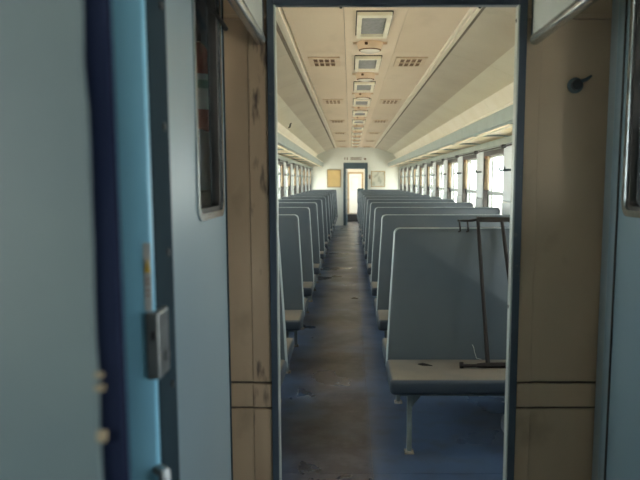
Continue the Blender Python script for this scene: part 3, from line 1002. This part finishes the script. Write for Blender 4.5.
# bright blue door post with lock, sticker and screws
dp = struct(empty('trim_3', (-0.32, 1.06, 0)), 'bright blue door post with lock box and warning sticker')
off = tuple(dp.location)
MB().box(-0.345, -0.2965, 1.000, 1.016, 0, 2.2, 0.004).build('post_face', 'postblue', dp, off, smooth=True)
MB().box(-0.345, -0.2950, 1.016, 1.118, 0, 2.2, 0.002).build('post_rebate', 'postdark', dp, off)
MB().box(-0.60, -0.345, 1.03, 1.118, 0, 2.2).build('post_web', 'postdark', dp, off)
for z in (1.585, 1.385, 1.165, 1.77, 0.95):
    MB().tube([(-0.2960, 1.085, z), (-0.2925, 1.085, z)], 0.0065, 12).build('screw', 'black', dp, off)
MB().box(-0.3085, -0.2975, 0.999, 1.0005, 1.305, 1.408).build('warning_sticker', 'paper', dp, off)
MB().prism([(-0.3075, 1.364), (-0.2985, 1.364), (-0.303, 1.384)], 0.9975, 0.9992, lambda p, q, d: (p, d, q)).build('warning_triangle', 'yellow', dp, off)
MB().box(-0.3036, -0.3024, 0.9968, 0.9976, 1.368, 1.377).build('warning_mark', 'black', dp, off)
for z in (1.352, 1.346, 1.335, 1.328):
    MB().box(-0.307, -0.2995, 0.998, 0.9992, z, z + 0.0022).build('sticker_line', 'signbrown', dp, off)
lk = MB().box(-0.3075, -0.2865, 0.992, 1.050, 1.200, 1.304, 0.004).build('lock_box', 'steel', dp, off)
MB().box(-0.298, -0.2925, 0.9905, 0.9930, 1.262, 1.275).build('keyhole', 'black', lk, off)
MB().tube([(-0.291, 1.02, 1.232), (-0.281, 1.02, 1.232)], 0.009, 10).build('latch_button', 'steel', lk, off, smooth=True)
MB().tube([(-0.312, 1.02, 1.052), (-0.285, 0.99, 1.055), (-0.283, 0.985, 1.02)], 0.010, 8).build('post_handle', 'steel', dp, off, smooth=True)


def vest_door(name, x, sg, y0, y1, wy0, wy1, wz0, wz1, zt, m, label):
    """leaf parallel to the passage; face at x, body on the far side (sg = direction away from passage)"""
    r = struct(empty(name, (x, (y0 + y1) / 2, 0)), label)
    off = tuple(r.location)
    th = 0.032
    fn = lambda p, q, d: (x + sg * d, p, q)
    n = 5
    inner = rrect(wy0, wy1, wz0, wz1, 0.035, n)
    outer = []
    cc = [(y1, zt), (y0, zt), (y0, 0.01), (y1, 0.01)]
    for c in cc:
        outer += [c] * (n + 1)
    mb = MB().ring(outer, inner, 0.0, th, fn)
    p = mb.build('door_panel', m, r, off)
    MB().ring(rrect(wy0 - 0.014, wy1 + 0.014, wz0 - 0.014, wz1 + 0.014, 0.045, n), rrect(wy0 + 0.006, wy1 - 0.006, wz0 + 0.006, wz1 - 0.006, 0.03, n), -0.006, th + 0.002, fn).build('window_rim', 'chrome', r, off)
    MB().ring(rrect(wy0 + 0.002, wy1 - 0.002, wz0 + 0.002, wz1 - 0.002, 0.03, n), rrect(wy0 + 0.018, wy1 - 0.018, wz0 + 0.018, wz1 - 0.018, 0.025, n), 0.004, th - 0.004, fn).build('window_gasket', 'rubber', r, off)
    a, b = sorted((x + sg * 0.014, x + sg * 0.018))
    MB().box(a, b, wy0 + 0.008, wy1 - 0.008, wz0 + 0.008, wz1 - 0.008).build('pane', 'glassdoor', r, off)
    return r, off


dl, off = vest_door('door_4', -0.403, -1, 1.36, 2.200, 1.790, 2.130, 1.405, 2.06, 2.16, 'doorpale', 'pale blue-grey door leaf with a narrow window left of the near doorway')
MB().box(-0.437, -0.401, 2.200, 2.212, 0.01, 2.16, 0.002).build('edge_seal', 'rubber', dl, off)
MB().box(-0.405, -0.399, 2.188, 2.2005, 0.01, 2.16, 0.002).build('edge_strip', 'postdark', dl, off)
MB().tube([(-0.396, 2.00, 1.985), (-0.388, 2.09, 1.978), (-0.386, 2.17, 1.970)], [0.005, 0.006, 0.007], 8).build('window_latch', 'black', dl, off, smooth=True)
dr, off = vest_door('door_5', 0.852, 1, 1.52, 2.200, 1.77, 2.095, 1.405, 2.06, 2.16, 'doorblue', 'blue-grey door leaf with a dark window at the right edge')
MB().box(0.848, 0.856, 2.150, 2.200, 0.01, 2.16, 0.002).build('edge_strip', 'doorpale', dr, off)
MB().box(0.8465, 0.8535, 2.144, 2.150, 0.01, 2.16, 0.001).build('edge_groove', 'rubber', dr, off)
MB().box(0.852, 0.884, 2.200, 2.212, 0.01, 2.16, 0.002).build('edge_seal', 'postblue', dr, off)
MB().box(0.860, 0.93, 2.206, 2.294, 0.0, 2.30, 0.003).build('light_block_post', 'vestwall', dr, off)  # added post hidden by the leaf, stops light leaking past its far edge
gb = MB().tube([(0.905, 2.03, 1.42), (0.905, 2.03, 1.66)], 0.017, 10)  # pale upright bar set behind the pane
tag(gb.build('pale_bar', 'labelwhite', None, (0.905, 2.03, 1.42), smooth=True), 'pale vertical bar behind the window at the right edge', 'bar')

# fire extinguisher seen through the left door window, on a slate box
ex = empty('fire_extinguisher', (-0.485, 2.205, 1.655))
off = tuple(ex.location)
MB().lathe([(0.030, 0.0), (0.036, 0.006), (0.036, 0.235), (0.032, 0.258), (0.020, 0.275), (0.011, 0.282)], 24, off).build('cylinder', 'red', ex, off, smooth=True)
MB().lathe([(0.0365, 0.07), (0.0368, 0.071), (0.0368, 0.178), (0.0365, 0.18)], 24, off).build('paper_label', 'labelwhite', ex, off, smooth=True)
MB().lathe([(0.0370, 0.135), (0.0372, 0.136), (0.0372, 0.160), (0.0370, 0.161)], 24, off).build('label_band', 'labelgreen', ex, off, smooth=True)
MB().tube([(-0.485, 2.205, 1.938), (-0.485, 2.205, 1.965)], 0.012, 10).build('valve', 'black', ex, off, smooth=True)
MB().tube([(-0.485, 2.205, 1.96), (-0.475, 2.15, 1.985), (-0.470, 2.10, 1.99)], 0.007, 8).build('lever', 'black', ex, off, smooth=True)
tag(ex, 'small red fire extinguisher behind the narrow left door window', 'fire extinguisher')
bxg = empty('wall_box', (-0.52, 2.15, 1.42))
off = tuple(bxg.location)
MB().box(-0.60, -0.445, 2.02, 2.285, 1.470, 1.655, 0.008).build('box_body', 'boxgrey', bxg, off)
MB().box(-0.60, -0.443, 2.02, 2.285, 1.405, 1.468, 0.006).build('box_foot', 'scrap', bxg, off)
MB().box(-0.60, -0.50, 2.06, 2.298, 1.37, 1.406, 0.004).build('bracket', 'black', bxg, off)
tag(bxg, 'slate-grey box with a black foot beneath the fire extinguisher', 'box')

# hanging fascia plates with tubular bottom rails
for nm, x, sg, lab in (('trim_4', -0.286, -1, 'light grey fascia with tubular rail at the top left of the near doorway'), ('trim_5', 0.598, 1, 'light grey fascia with tubular rail at the top right of the near doorway')):
    fa = struct(empty(nm, (x, 1.7, 1.95)), lab)
    off = tuple(fa.location)
    a, b = sorted((x, x + sg * 0.018))
    MB().box(a, b, 0.70, YN0 - 0.012, 1.972, 2.30).build('fascia_panel', 'fascia', fa, off)
    MB().tube([(x + sg * 0.006, 0.70, 1.958), (x + sg * 0.006, YN0 - 0.03, 1.958), (x + sg * 0.006, YN0 - 0.012, 1.960)], [0.018, 0.018, 0.012], 14).build('bottom_rail', 'chrome', fa, off, smooth=True)
    MB().box(a - 0.003, b + 0.003, YN0 - 0.020, YN0 - 0.012, 1.95, 2.30).build('end_strip', 'frame', fa, off)

# round door stop with a pin on the beige wall
kb = empty('door_stop', (0.75, YN0, 1.815))
off = tuple(kb.location)


def ylathe(prof, c, n=20):
    mb = MB().lathe(prof, n)
    mb.v = [(c[0] + x, c[1] - z, c[2] + y) for x, y, z in mb.v]
    return mb


ylathe([(0.026, 0.0), (0.026, 0.006), (0.022, 0.010), (0.010, 0.012)], off).build('round_plate', 'hook', kb, off, smooth=True)
ylathe([(0.017, 0.010), (0.017, 0.030), (0.012, 0.034)], off).build('rubber_buffer', 'black', kb, off, smooth=True)
MB().tube([(0.752, YN0 - 0.022, 1.822), (0.776, YN0 - 0.034, 1.830), (0.792, YN0 - 0.036, 1.842)], [0.007, 0.006, 0.004], 8).build('pin', 'hook', kb, off, smooth=True)
tag(kb, 'round dark teal door stop with a pin on the beige wall', 'door stop')

st_ = MB().tube([(-0.925, 10.82, 2.402), (-0.945, 10.85, 2.385), (-0.955, 10.9, 2.350), (-0.985, 10.9, 2.335)], [0.006, 0.012, 0.012, 0.006], 6)
tag(st_.build('hanging_strap', 'black', None, (-0.95, 10.87, 2.34), smooth=True), 'short dark strap hanging from the left ceiling cove', 'strap')
